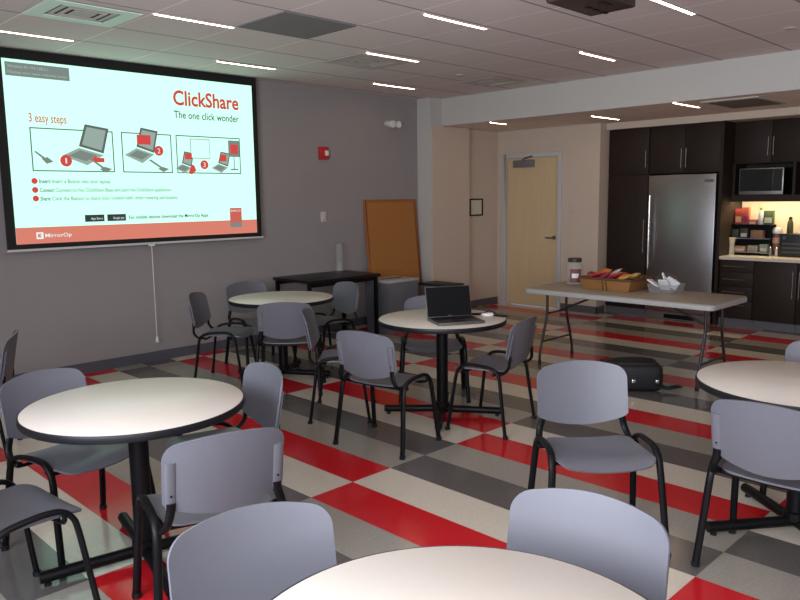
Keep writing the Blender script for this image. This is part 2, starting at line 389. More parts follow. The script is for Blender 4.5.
for (x, y), lb in zip([(6.46, 2.10), (6.19, 5.27)], ['small round sprinkler cap in the ceiling at upper right, near the beam', 'small sprinkler cap between the middle diffuser and the beam']):
    tag(obj('sprinkler_cap', lathe(B(), [(0.05, 0), (0.05, -0.004), (0.035, -0.010), (0.0, -0.010)], 20, (x * FC, y * FC, ZC), True), M_vent, smooth=True), lb, 'sprinkler')

# projector
t = empty('ceiling_projector', (3.62, 2.15, 2.62), 0, 'dark brown projector hanging from the ceiling, cut by the top edge of the photo', 'projector')
MP = mat('projector_brown', (0.035, 0.022, 0.018), 0.5)
obj('housing', bx(-0.24, 0.20, -0.13, 0.15, 0.0, 0.13), MP, t, bevel=0.012)
obj('mount', lathe(B(), [(0.02, 0.13), (0.02, 0.26), (0.06, 0.262), (0.06, 0.309)], 20), M_black, t, smooth=True)
obj('lens', sweep(B(), [(-0.10, 0.15, 0.065), (-0.10, 0.18, 0.065)], 0.035, n=24), M_glass, t, smooth=True)
bm = B()
for x in (-0.02, 0.06, 0.14): box(bm, x, x + 0.05, 0.03, 0.05, -0.004, 0.001)
box(bm, -0.06, 0.04, -0.08, -0.05, -0.004, 0.001); obj('foot_plate', bm, M_black, t)

# ------------------------------------------------------------------ projection screen
sc = empty('projection_screen', (0, 0, 0), 0, 'large lit projection screen with black border hanging on the grey wall', 'projection screen')
YS = 6.92
obj('border', bx(2.10, 4.722, YS, YS + 0.006, 1.222, ZC - 0.002), mat('screen_black', (0.006, 0.006, 0.006), 0.8), sc)
sw, Y1, Y2, Y3, Y4 = None, YS - 0.002, YS - 0.004, YS - 0.006, YS - 0.008
E_white = emat('screen_light', (0.56, 1.0, 0.78), 1.35)
E_red = emat('screen_red', (0.86, 0.27, 0.20), 0.85); E_dred = emat('screen_deep_red', (0.80, 0.09, 0.08), 0.85)
E_grey = emat('screen_grey', (0.27, 0.33, 0.30), 0.8); E_mid = emat('screen_midgrey', (0.42, 0.54, 0.48), 0.8); E_lg = emat('screen_lightgrey', (0.45, 0.62, 0.55), 0.9)
E_dark = emat('screen_darkgrey', (0.05, 0.065, 0.06), 0.8); E_small = emat('screen_small_text', (0.13, 0.18, 0.16), 0.8); E_lred = emat('screen_soft_red', (0.75, 0.16, 0.12), 0.85); E_tx = emat('screen_white_text', (0.9, 1.0, 0.95), 0.95)
def rect(x0, x1, z0, z1, y): return bx(x0, x1, y, y + 0.0008, z0, z1)
def poly(bm, pts, y):
    a = [bm.verts.new((x, y, z)) for x, z in pts]; b = [bm.verts.new((x, y + 0.0008, z)) for x, z in pts]
    bm.faces.new(a); bm.faces.new(b[::-1])
    for k in range(len(pts)): bm.faces.new((a[k], b[k], b[(k + 1) % len(pts)], a[(k + 1) % len(pts)]))
    return bm
def disc(x, z, r, y, n=28): return poly(B(), [(x + r * math.cos(2 * PI * k / n), z + r * math.sin(2 * PI * k / n)) for k in range(n)], y)
obj('picture', bx(2.178, 4.662, Y1, YS, 1.265, 2.84), E_white, sc)
obj('red_band', rect(2.178, 4.662, 1.265, 1.41, Y2), E_red, sc)
obj('corner_box', rect(2.20, 2.735, 2.70, 2.815, Y2), E_grey, sc)
text_mesh('corner_text', 'Wireless IP: 192.168.2.1', 2.22, Y3, 2.770, 0.33, 0.022, E_lg, sc)
text_mesh('corner_text', 'Meeting room name: welcome screen', 2.22, Y3, 2.722, 0.49, 0.022, E_lg, sc)
text_mesh('heading_text', 'ClickShare', 3.735, Y2, 2.575, 0.755, 0.14, E_dred, sc, bold=0.024)
text_mesh('subtitle_text', 'The one click wonder', 3.735, Y2, 2.445, 0.75, 0.072, E_dark, sc, bold=0.008)
text_mesh('steps_text', '3 easy steps', 2.36, Y2, 2.325, 0.32, 0.075, E_dred, sc, bold=0.008)
for x0, x1 in ((2.358, 3.097), (3.177, 3.69), (3.74, 4.486)):
    bm = B(); w = 0.010
    for q in ((x0, x1, 1.90, 1.90 + w), (x0, x1, 2.278 - w, 2.278), (x0, x0 + w, 1.90, 2.278), (x1 - w, x1, 1.90, 2.278)): box(bm, q[0], q[1], Y2, Y2 + 0.0008, q[2], q[3])
    obj('step_frame', bm, E_small, sc)
E_dark2 = emat('screen_bezel', (0.16, 0.19, 0.18), 0.8)
def lap(x0, z0, w, h):
    bm = poly(B(), [(x0, z0 + 0.22 * h), (x0 + 0.35 * w, z0 + 0.42 * h), (x0 + 0.86 * w, z0 + 0.26 * h), (x0 + 0.5 * w, z0)], Y3)
    k = obj('laptop_drawing', bm, E_mid, sc)
    obj('laptop_screen', poly(B(), [(x0 + 0.35 * w, z0 + 0.46 * h), (x0 + 0.50 * w, z0 + h), (x0 + w, z0 + 0.92 * h), (x0 + 0.86 * w, z0 + 0.30 * h)], Y3), E_dark2, k)
    q = [(x0 + 0.35 * w, z0 + 0.46 * h), (x0 + 0.50 * w, z0 + h), (x0 + w, z0 + 0.92 * h), (x0 + 0.86 * w, z0 + 0.30 * h)]; cx = sum(a for a, b in q) / 4; cz = sum(b for a, b in q) / 4
    obj('laptop_picture', poly(B(), [(cx + (a - cx) * 0.80, cz + (b - cz) * 0.80) for a, b in q], Y3 - 0.001), E_mid, k)
    q = [(x0 + 0.12 * w, z0 + 0.22 * h), (x0 + 0.37 * w, z0 + 0.36 * h), (x0 + 0.72 * w, z0 + 0.25 * h), (x0 + 0.48 * w, z0 + 0.10 * h)]
    obj('laptop_keys', poly(B(), q, Y3 - 0.001), E_grey, k)
    return k
lap(2.62, 1.96, 0.44, 0.37); k = lap(3.20, 1.99, 0.35, 0.34); lap(3.72, 1.90, 0.21, 0.22); lap(4.13, 1.91, 0.23, 0.22)
obj('red_window', rect(3.33, 3.47, 2.17, 2.26, Y4), E_dred, sc); obj('red_window', rect(3.83, 3.91, 2.04, 2.10, Y4), E_dred, sc); obj('red_window', rect(4.23, 4.31, 2.03, 2.10, Y4), E_dred, sc)
bm = B(); box(bm, 3.895, 4.12, Y3, Y3 + 0.0008, 2.05, 2.25); obj('whiteboard_drawing', bm, E_lg, sc); obj('whiteboard_face', rect(3.905, 4.11, 2.06, 2.24, Y4), E_white, sc)
bm = B(); box(bm, 4.34, 4.475, Y3, Y3 + 0.0008, 2.08, 2.25); box(bm, 4.40, 4.41, Y3, Y3 + 0.0008, 1.95, 2.08); box(bm, 4.36, 4.45, Y3, Y3 + 0.0008, 1.94, 1.955)
obj('display_drawing', bm, E_grey, sc); obj('display_face', rect(4.365, 4.455, 2.11, 2.21, Y4), E_dred, sc)
for a in ([(2.38, 2.07), (2.395, 2.075), (2.47, 2.02), (2.45, 2.01)], [(2.44, 2.01), (2.49, 2.025), (2.54, 1.985), (2.48, 1.965)],
          [(2.86, 2.02), (2.88, 2.025), (3.0, 1.94), (2.98, 1.93)], [(2.95, 1.925), (3.0, 1.95), (3.07, 1.93), (3.01, 1.895)],
          [(3.44, 2.02), (3.46, 2.03), (3.58, 1.955), (3.56, 1.945)], [(3.53, 1.94), (3.58, 1.96), (3.65, 1.94), (3.59, 1.91)]):
    obj('button_drawing', poly(B(), a, Y4), E_grey, sc)
for a in ([(2.87, 2.01), (2.93, 2.05), (2.93, 2.03), (3.0, 2.03), (3.0, 1.99), (2.93, 1.99), (2.93, 1.97)], [(3.86, 1.90), (3.90, 1.99), (3.93, 1.98), (3.95, 1.93), (3.90, 1.89)]):
    obj('red_arrow', poly(B(), a, Y4), E_dred, sc)
for (x, z), s, r in (((2.65, 1.997), '1', 0.052), ((3.55, 2.115), '2', 0.048), ((4.046, 1.99), '3', 0.046)):
    k = obj('step_number', disc(x, z, r, Y4), E_dred, sc); text_mesh('digit', s, x - (0.007 if s == '1' else 0.014), Y4 - 0.001, z - 0.024, 0.014 if s == '1' else 0.028, 0.048, E_tx, k)
for z, s, w0, r, w in ((1.815, 'Insert:', 0.10, 'Insert a Button into your laptop', 0.53), (1.737, 'Connect:', 0.125, 'Connect to the ClickShare Base and start the ClickShare application', 1.12), (1.662, 'Share:', 0.09, 'Click the Button to share your content with other meeting participants', 1.22)):
    k = obj('bullet', disc(2.366, z, 0.026, Y2), E_dred, sc)
    text_mesh('bullet_heading', s, 2.405, Y2, z - 0.018, w0, 0.034, E_small, sc, bold=0.02)
    text_mesh('bullet_text', r, 2.415 + w0, Y2, z - 0.018, w, 0.034, E_small, sc, bold=0.006)
for x, s in ((2.783, 'App Store'), (2.993, 'Google play')):
    k = obj('store_badge', rect(x, x + 0.182, 1.443, 1.507, Y2), E_dark, sc); text_mesh('badge_text', s, x + 0.055, Y3, 1.462, 0.11, 0.022, E_tx, k)
text_mesh('apps_text', 'For mobile devices download the MirrorOp Apps', 3.205, Y2, 1.457, 0.86, 0.034, E_dark, sc, bold=0.015)
k = obj('logo_square', rect(4.325, 4.47, 1.385, 1.54, Y3), E_lred, sc); text_mesh('logo_text', 'BARCO', 4.335, Y4, 1.50, 0.12, 0.022, E_tx, k)
obj('logo_foot', rect(4.325, 4.47, 1.335, 1.385, Y3), E_grey, sc)
k = obj('sponsor_mark', rect(2.345, 2.405, 1.305, 1.365, Y3), E_tx, sc); obj('sponsor_mark_inner', poly(B(), [(2.357, 1.32), (2.357, 1.35), (2.393, 1.35), (2.375, 1.335), (2.393, 1.32)], Y4), E_red, k)
text_mesh('sponsor_text', 'MirrorOp', 2.42, Y3, 1.318, 0.23, 0.034, E_tx, sc, bold=0.01)
obj('bottom_bar', bx(2.095, 4.738, YS - 0.014, YS + 0.016, 1.203, 1.222), mat('bar_white', (0.6, 0.58, 0.57), 0.4), sc)
k = obj('pull_handle', bx(3.39, 3.45, YS - 0.012, YS + 0.008, 1.185, 1.203), M_whitepl, sc)
cd = obj('pull_cord', sweep(B(), [(3.42, YS, 1.19), (3.42, YS, 0.27)], 0.004, n=8), M_whitepl, sc, smooth=True)
obj('cord_weight', lathe(B(), [(0.006, 0.06), (0.014, 0.03), (0.016, 0.0), (0.0, -0.005)], 14, (3.42, YS, 0.215)), M_whitepl, cd, smooth=True)
for x in (2.30, 4.50): obj('wall_bracket', bx(x, x + 0.05, YS + 0.006, 7.04, 2.83, 2.905), M_black, sc)

# ------------------------------------------------------------------ wall fittings
t = empty('fire_alarm', (5.715, 7.04, 2.165), 0, 'red fire alarm strobe high on the grey wall right of the screen', 'fire alarm')
obj('housing', bx(-0.065, 0.065, -0.05, 0.0, -0.075, 0.075), M_red, t, bevel=0.008); obj('strobe_lens', bx(0.0, 0.05, -0.062, -0.05, -0.03, 0.03), M_whitepl, t, bevel=0.004)
t = empty('thermostat', (5.70, 7.04, 1.405), 0, 'small white wall control between screen and corkboard', 'thermostat')
obj('wall_plate', bx(-0.042, 0.042, -0.02, 0, -0.06, 0.065), M_vent, t, bevel=0.006); obj('rocker', bx(-0.02, 0.03, -0.028, -0.02, -0.03, 0.035), M_vent, t, bevel=0.003)
t = empty('emergency_light', (6.87, 7.04, 2.575), 0, 'white emergency light high on the grey wall beside the column', 'emergency light')
o = obj('housing', lathe(B(), [(0.06, 0), (0.058, 0.03), (0.045, 0.06), (0.0, 0.065)], 24), M_vent, t, smooth=True); o.rotation_euler = (PI / 2, 0, 0); o.scale = (1.9, 0.9, 1)
for x in (-0.055, 0.055):
    o = obj('lamp_head', lathe(B(), [(0.035, 0), (0.045, 0.05), (0.04, 0.056), (0.0, 0.056)], 20, cap=True), M_whitepl, t, smooth=True); o.rotation_euler = (PI / 2, 0, 0); o.location = (x, -0.05, -0.01)
t = empty('framed_notice', (8.475, 6.93, 1.47), 0, 'small black framed notice on the cream wall left of the wooden door', 'picture')
bm = B()
for q in ((-0.15, 0.15, 0.105, 0.125), (-0.15, 0.15, -0.125, -0.105), (-0.15, -0.13, -0.105, 0.105), (0.13, 0.15, -0.105, 0.105)): box(bm, q[0], q[1], -0.02, 0, q[2], q[3])
obj('frame', bm, M_black, t); obj('paper', bx(-0.13, 0.13, -0.010, -0.002, -0.105, 0.105), mat('notice_paper', (0.6, 0.57, 0.48), 0.7), t)
t = empty('light_switch', (9.0, 5.643, 1.43), 0, 'white double light switch on the wall right of the wooden door', 'light switch')
obj('wall_plate', bx(-0.008, 0, -0.045, 0.045, -0.065, 0.065), M_cream, t, bevel=0.002)
for y in (-0.022, 0.022): obj('rocker', bx(-0.014, -0.008, y - 0.014, y + 0.014, -0.03, 0.03), M_vent, t)

# ------------------------------------------------------------------ chairs
def seat_mesh():
    us = [math.sin(PI / 2 * (k / 12 - 1)) if True else 0 for k in range(25)]; nv = 20; G = []
    for u in us:
        row = []
        hw = 0.222; d = hw * (1 - abs(u)); r = 0.06; cut = (r - math.sqrt(max(0, r * r - (r - d) ** 2))) if d < r else 0
        for j in range(nv + 1):
            v = j / nv; vv = 0.5 - 0.5 * math.cos(PI * v)
            y0 = -0.175 + cut * 0.9; y1 = 0.205 + 0.018 * (1 - u * u) - cut
            y = y0 + (y1 - y0) * vv
            x = u * (0.205 + 0.022 * (y + 0.2) / 0.4)
            z = 0.447 - 0.014 * math.cos(u * PI / 2) * math.exp(-((y + 0.03) / 0.13) ** 2) + 0.006 * u * u
            if y > 0.13: z -= 2.6 * (y - 0.13) ** 2 + 0.10 * (y - 0.13) * (1 - u * u)
            row.append(Vector((x, y, z)))
        G.append(row)
    return shell(B(), G, 0.009)
def back_pt(u, z):
    return Vector((u * 0.226, -0.200 - (z - 0.54) * 0.19 - 0.045 * (1 - u * u) , z))
def back_mesh():
    us = [math.sin(PI / 2 * (k / 14 - 1)) for k in range(29)]; nv = 16; G = []
    for u in us:
        d = 0.226 * (1 - abs(u)); r = 0.048; cut = (r - math.sqrt(max(0, r * r - (r - d) ** 2))) if d < r else 0
        z1 = 0.772 + 0.033 * (1 - u * u) - cut; z0 = 0.542 - 0.052 * (1 - u * u) + cut * 0.3
        G.append([back_pt(u, z0 + (z1 - z0) * (0.5 - 0.5 * math.cos(PI * j / nv))) for j in range(nv + 1)])
    return shell(B(), [g[::-1] for g in G], 0.008)
def make_chair():
    t = empty('stacking_chair')
    obj('seat', seat_mesh(), M_plastic, t, smooth=True)
    bk = obj('backrest', back_mesh(), M_ribbed, t, smooth=True)
    for s in (-1, 1):
        # sleeves moulded on the rear of the backrest edges, holding the posts
        pts = [(s * 0.201, -0.2215 - (z - 0.54) * 0.19, z) for z in (0.535, 0.56, 0.62, 0.68, 0.715)]
        sl = obj('sleeve', sweep(B(), pts, 0.020, 0.0075, (1, 0, 0), 14), M_plastic, bk, smooth=True)
        obj('screw', lathe(B(), [(0.004, 0), (0.004, 0.003), (0.0, 0.003)], 10), M_black, sl).matrix_local = Matrix.Translation((s * 0.201, -0.2378, 0.585)) @ Matrix.Rotation(PI / 2, 4, 'X')
        pp = cr_path([(s * 0.201, -0.2285, 0.556), (s * 0.203, -0.2260, 0.525), (s * 0.216, -0.222, 0.475), (s * 0.226, -0.185, 0.437), (s * 0.231, -0.12, 0.430)], 6)
        obj('backrest_post', sweep(B(), pp, 0.017, 0.010, (1, 0, 0), 12), M_black, t, smooth=True)
        fr = cr_path([(s * 0.271, -0.227, 0.008), (s * 0.262, -0.205, 0.15), (s * 0.252, -0.185, 0.30), (s * 0.246, -0.170, 0.40), (s * 0.244, -0.150, 0.445), (s * 0.244, -0.105, 0.470), (s * 0.244, -0.03, 0.480),
                      (s * 0.244, 0.05, 0.482), (s * 0.244, 0.105, 0.470), (s * 0.246, 0.140, 0.435), (s * 0.248, 0.155, 0.39), (s * 0.255, 0.172, 0.28), (s * 0.263, 0.192, 0.14), (s * 0.271, 0.211, 0.008)], 5)
        k = min(range(len(fr)), key=lambda i: abs(fr[i].y + 0.03) + (0 if fr[i].z > 0.45 else 9))
        obj('leg', sweep(B(), fr[:k + 1], 0.017, 0.0115, (1, 0, 0), 12), M_black, t, smooth=True)
        obj('leg', sweep(B(), fr[k:], 0.017, 0.0115, (1, 0, 0), 12), M_black, t, smooth=True)
        for y in (-0.227, 0.211): obj('foot_cap', lathe(B(), [(0.015, 0.0), (0.0185, 0.003), (0.019, 0.02), (0.012, 0.024)], 12, (s * 0.2705, y, 0)), M_blackpl, t, smooth=True)
    bm = B()
    for y in (-0.12, 0.11):
        sweep(bm, cr_path([(-0.240, y, 0.455 if y > 0 else 0.435), (-0.20, y, 0.418), (0.20, y, 0.418), (0.240, y, 0.455 if y > 0 else 0.435)], 4), 0.009, n=10)
    obj('seat_frame', bm, M_black, t, smooth=True)
    return t
CH = [ # x, y, facing deg, label
 (3.01, 1.73, -132.0, 'grey chair standing alone in mid floor, facing the camera, seat in full view'),
 (4.095, 3.205, 104.0, 'grey chair side-on at the right of the table with the laptop'),
 (3.315, 3.465, 10.5, 'grey chair seen from behind, pushed to the left of the laptop table'),
 (3.31, 1.00, 1.2, 'grey chair seen from behind at the round table cut by the right edge'),
 (1.44, 2.54, 75.0, 'grey chair seen from behind with screwed sleeves, in front of the large left table'),
 (1.31, 3.52, -76.0, 'grey chair beyond the large left table, facing it, its left edge touching the photo edge'),
 (1.82, 3.105, 169.0, 'grey chair with backrest rising at the right rim of the large left table'),
 (3.52, 5.78, -48.0, 'grey chair at the left of the far table near the screen wall, curved post showing'),
 (3.70, 5.07, 47.0, 'grey chair seen from behind, near side of the far round table'),
 (4.11, 6.11, -93.9, 'grey chair behind the far round table with its back to the screen wall'),
 (4.51, 5.58, 171.0, 'grey chair right of the far round table, before the black side table'),
 (3.56, 4.20, -46.0, 'grey chair seen edge-on between the far table and the laptop table'),
 (4.37, 4.02, -134.4, 'grey chair behind the laptop, mostly hidden by the laptop table'),
 (0.97, 1.37, -105.1, 'large grey chair back in the lower left foreground, behind the nearest table'),
 (1.48, 0.97, -169.5, 'light blue-grey chair back in the foreground, right of the nearest table'),
 (1.29, 5.22, 156.0, 'grey chair edge-on at the far left, standing near the grey wall'),
 (0.83, 3.02, 6.0, 'grey chair at the lower left edge, only its seat and legs in view'),
 (4.32, 1.11, -166.0, 'grey chair at the right edge beyond the cut-off round table')]
chair0 = make_chair(); register(chair0)
for i, (x, y, a, lb) in enumerate(CH):
    c = chair0 if i == 0 else copy_tree(chair0)
    c.location = (x, y, 0); c.rotation_euler = (0, 0, math.radians(a - 90)); tag(c, lb, 'chair', 'grey plastic stacking chairs')

# ------------------------------------------------------------------ round tables
def make_table():
    t = empty('round_table'); R = 0.475
    obj('tabletop', lathe(B(), [(R - 0.006, 0.712), (R - 0.006, 0.7385), (R - 0.008, 0.74), (0.0, 0.74)], 96), M_lam, t, smooth=True)
    obj('edge_band', lathe(B(), [(R - 0.009, 0.705), (R - 0.002, 0.707), (R + 0.001, 0.713), (R + 0.001, 0.733), (R - 0.001, 0.7385), (R - 0.005, 0.7398), (R - 0.006, 0.738), (R - 0.006, 0.71)], 96, cap=False), M_blackpl, t, smooth=True)
    obj('column', lathe(B(), [(0.054, 0.06), (0.054, 0.10), (0.043, 0.105), (0.043, 0.68), (0.05, 0.685), (0.05, 0.70)], 28), M_black, t, smooth=True)
    bm = B(); box(bm, -0.2, 0.2, -0.03, 0.03, 0.69, 0.712); box(bm, -0.03, 0.03, -0.2, 0.2, 0.69, 0.712); obj('top_plate', bm, M_black, t)
    for k in range(4):
        c, s = math.cos(k * PI / 2), math.sin(k * PI / 2)
        a = obj('base_arm', sweep(B(), [(0.02 * c, 0.02 * s, 0.050), (0.44 * c, 0.44 * s, 0.040)], 0.026, n=16), M_black, t, smooth=True)
        obj('glide', lathe(B(), [(0.015, 0), (0.015, 0.010), (0.008, 0.011), (0.008, 0.02)], 14, (0.41 * c, 0.41 * s, 0)), M_blackpl, a, smooth=True)
    return t
TB = [(1.415, 3.105, 168, 'large-looking round table with greenish white top at the left, nothing on it'),
      (3.94, 5.50, 215, 'far round table near the screen wall, empty beige top'),
      (4.031, 3.616, 128, 'round table in the middle with the laptop on it'),
      (3.75, 1.07, 50, 'round beige table cut off by the right edge of the photo'),
      (1.02, 0.86, 20, 'nearest round table, its white top rising into the bottom of the photo')]
tb0 = make_table(); register(tb0)
for i, (x, y, a, lb) in enumerate(TB):
    c = tb0 if i == 0 else copy_tree(tb0)
    c.location = (x, y, 0); c.rotation_euler = (0, 0, math.radians(a)); tag(c, lb, 'table', 'round pedestal tables')

# laptop
def hinge_z(o, w, x): pass
t = empty('laptop', (3.955, 3.415, 0.74), math.radians(-28), 'open black laptop with dark screen on the middle round table', 'laptop')
M_lt = mat('laptop_dark', (0.010, 0.008, 0.008), 0.5, spec=0.3); M_lts = mat('laptop_silver', (0.10, 0.095, 0.095), 0.4, metal=0.4)
obj('base', bx(-0.174, 0.174, -0.125, 0.125, 0.002, 0.022), M_lts, t, bevel=0.004)
obj('keyboard', bx(-0.155, 0.155, -0.02, 0.10, 0.0225, 0.0255), M_lt, t)
obj('touchpad', bx(-0.05, 0.04, -0.105, -0.035, 0.0222, 0.0228), M_lt, t)
obj('deck', bx(-0.169, 0.169, -0.12, 0.12, 0.0215, 0.0222), mat('laptop_deck', (0.05, 0.035, 0.03), 0.5), t)
ld = obj('screen_lid', bx(-0.174, 0.174, 0.0, 0.012, 0.0, 0.226), M_lts, t, bevel=0.003); ld.location = (0, 0.118, 0.022); ld.rotation_euler = (math.radians(-14), 0, 0)
obj('display', bx(-0.169, 0.169, -0.0012, 0.0, 0.006, 0.221), mat('dark_display', (0.004, 0.004, 0.005), 0.5, spec=0.15), ld)
obj('lid_badge', bx(-0.015, 0.015, -0.002, -0.001, 0.008, 0.014), M_lts, ld)
t = empty('phone_charger', (4.33, 3.42, 0.74), math.radians(-25), 'white plug adapter with black cable beside the laptop', 'charger')
obj('adapter', bx(-0.045, 0.03, -0.03, 0.02, 0.0, 0.022), M_whitepl, t, bevel=0.005)
obj('cable', sweep(B(), cr_path([(-0.05, 0.03, 0.006), (-0.10, 0.07, 0.006), (-0.16, 0.07, 0.008), (-0.10, 0.10, 0.008), (-0.02, 0.06, 0.012), (0.03, 0.03, 0.03), (0.06, -0.02, 0.012), (0.04, -0.06, 0.006), (0.09, -0.06, 0.006)], 6), 0.005, n=8), M_black, t, smooth=True)
tag(obj('mobile_phone', bx(4.345, 4.40, 3.28, 3.39, 0.7402, 0.75), M_lt, bevel=0.003), 'small black phone near the rim of the laptop table', 'phone')

# ------------------------------------------------------------------ folding table
t = empty('folding_table', (6.25, 3.285, 0), 0, 'long folding table with pale top and dark wishbone legs holding snacks', 'table')
M_ftop = mat('folding_top', (0.31, 0.26, 0.20), 0.45, noise=0.06, nscale=120); M_fedge = mat('folding_edge', (0.36, 0.36, 0.355), 0.45); M_leg = mat('brown_black_steel', (0.02, 0.014, 0.013), 0.4)
def rrect(hx, hy, r, z0, z1, n=8):
    bm = B(); P = []
    for cx, cy, a0 in ((hx - r, hy - r, 0), (-hx + r, hy - r, PI / 2), (-hx + r, -hy + r, PI), (hx - r, -hy + r, 1.5 * PI)):
        for k in range(n + 1): a = a0 + PI / 2 * k / n; P.append((cx + r * math.cos(a), cy + r * math.sin(a)))
    A = [bm.verts.new((x, y, z0)) for x, y in P]; Bq = [bm.verts.new((x, y, z1)) for x, y in P]
    bm.faces.new(A[::-1]); bm.faces.new(Bq)
    for k in range(len(P)): bm.faces.new((A[k], A[(k + 1) % len(P)], Bq[(k + 1) % len(P)], Bq[k]))
    return bm
obj('tabletop', rrect(0.375, 0.915, 0.05, 0.735, 0.742), M_ftop, t, bevel=0.003)
obj('rim', rrect(0.381, 0.921, 0.055, 0.692, 0.735), M_fedge, t, bevel=0.008, seg=3)
for e, y in ((1, 0.78), (-1, -0.78)):
    for s in (-1, 1):
        pts = cr_path([(s * 0.17, y, 0.69), (s * 0.17, y, 0.52), (s * 0.185, y, 0.42), (s * 0.25, y, 0.22), (s * 0.285, y, 0.10), (s * 0.29, y, 0.012)], 6)
        l = obj('leg', sweep(B(), pts, 0.013, n=12), M_leg, t, smooth=True)
        obj('foot_cap', lathe(B(), [(0.016, 0), (0.016, 0.035), (0.013, 0.037)], 12, (s * 0.29, y, 0)), M_blackpl, l, smooth=True)
    bm = B(); sweep(bm, [(-0.255, y, 0.21), (0.255, y, 0.21)], 0.010); sweep(bm, [(-0.17, y, 0.48), (0.17, y, 0.48)], 0.008); obj('crossbar', bm, M_leg, t, smooth=True)
    obj('brace', sweep(B(), [(0, y, 0.48), (0, y - e * 0.48, 0.69)], 0.010), M_leg, t, smooth=True)
    obj('hinge_bar', sweep(B(), [(-0.2, y, 0.685), (0.2, y, 0.685)], 0.012), M_leg, t, smooth=True)

# jar of treats
t = empty('storage_jar', (6.40, 3.963, 0.742), 0, 'large clear plastic jar with dark screw lid at the left end of the folding table', 'jar')
JH = 0.27
obj('body', lathe(B(), [(0.07, 0.0), (0.083, 0.008), (0.085, 0.04), (0.085, 0.17), (0.078, 0.20), (0.06, 0.225), (0.058, 0.24), (0.054, 0.24), (0.056, 0.222), (0.074, 0.197), (0.081, 0.17), (0.081, 0.012), (0.0, 0.008)], 32, cap=False), M_thin, t, smooth=True)
obj('lid', lathe(B(), [(0.066, 0.23), (0.068, 0.234), (0.068, 0.262), (0.062, 0.268), (0.0, 0.268)], 32), mat('dark_brown_lid', (0.03, 0.018, 0.015), 0.4), t, smooth=True)
bm = B(); n = 14; rr = 0.0862; a0 = math.radians(225) - 0.75
V = [[bm.verts.new((rr * math.cos(a0 + k * 1.3 / n), rr * math.sin(a0 + k * 1.3 / n), z)) for z in (0.035, 0.165)] for k in range(n + 1)]
for k in range(n): bm.faces.new((V[k][0], V[k + 1][0], V[k + 1][1], V[k][1]))
obj('paper_label', bm, mat('label_wine', (0.16, 0.05, 0.05), 0.6), t, smooth=True)
bm = B(); V = [[bm.verts.new((0.0868 * math.cos(a0 + 0.2 + k * 0.8 / n), 0.0868 * math.sin(a0 + 0.2 + k * 0.8 / n), z)) for z in (0.075, 0.12)] for k in range(n + 1)]
for k in range(n): bm.faces.new((V[k][0], V[k + 1][0], V[k + 1][1], V[k][1]))
obj('label_stripe', bm, M_whitepl, t, smooth=True)
bm = B()
for k in range(40):
    a = random.random() * 6.28; r = random.random() ** 0.5 * 0.055
    bmesh.ops.create_icosphere(bm, subdivisions=1, radius=0.013, matrix=Matrix.Translation((r * math.cos(a), r * math.sin(a), 0.024 + random.random() * 0.03)))
o = obj('candies', bm, mat('candy_brown', (0.25, 0.10, 0.04), 0.5), t, smooth=True); o['kind'] = 'stuff'

# wicker basket of snacks
t = empty('wicker_basket', (6.385, 3.50, 0.742), 0, 'rectangular tan wicker basket with dark rim in the middle of the folding table', 'basket')
M_wick = wicker_material(); M_rim = mat('dark_wicker', (0.09, 0.04, 0.02), 0.6, bump=0.6, bscale=150)
bm = B()
def ring_box(bm, h0, h1, z0, z1, th=0.01):
    O0 = [(-h0[0], -h0[1]), (h0[0], -h0[1]), (h0[0], h0[1]), (-h0[0], h0[1])]; O1 = [(-h1[0], -h1[1]), (h1[0], -h1[1]), (h1[0], h1[1]), (-h1[0], h1[1])]
    I1 = [(x - math.copysign(th, x), y - math.copysign(th, y)) for x, y in O1]; I0 = [(x - math.copysign(th, x), y - math.copysign(th, y)) for x, y in O0]
    rs = [[bm.verts.new((x, y, z)) for x, y in P] for P, z in ((O0, z0), (O1, z1), (I1, z1), (I0, z0 + th))]
    for A, Bq in zip(rs, rs[1:]):
        for k in range(4): bm.faces.new((A[k], A[(k + 1) % 4], Bq[(k + 1) % 4], Bq[k]))
    bm.faces.new(rs[0][::-1]); bm.faces.new(rs[3])
ring_box(bm, (0.20, 0.235), (0.225, 0.265), 0.0, 0.105)
obj('basket_body', bm, M_wick, t, bevel=0.006)
path = [(-0.225, -0.265), (0.225, -0.265), (0.225, 0.265), (-0.225, 0.265)]; pts = []
for k in range(4):
    a, b = path[k], path[(k + 1) % 4]
    for j in range(10): pts.append((a[0] + (b[0] - a[0]) * j / 10, a[1] + (b[1] - a[1]) * j / 10, 0.108))
obj('rim', sweep(B(), pts, 0.012, n=10, closed=True), M_rim, t, smooth=True)
for s in (-1, 1):
    bm = B(); sweep(bm, cr_path([(-0.06, s * 0.268, 0.10), (-0.04, s * 0.275, 0.135), (0.04, s * 0.275, 0.135), (0.06, s * 0.268, 0.10)], 5), 0.007); obj('handle', bm, M_rim, t, smooth=True)
    bm = B(); sweep(bm, [(-0.205, s * 0.02 + 0.0, 0.0), (-0.231, s * 0.02, 0.10)], 0.006); obj('band', bm, M_rim, t, smooth=True)
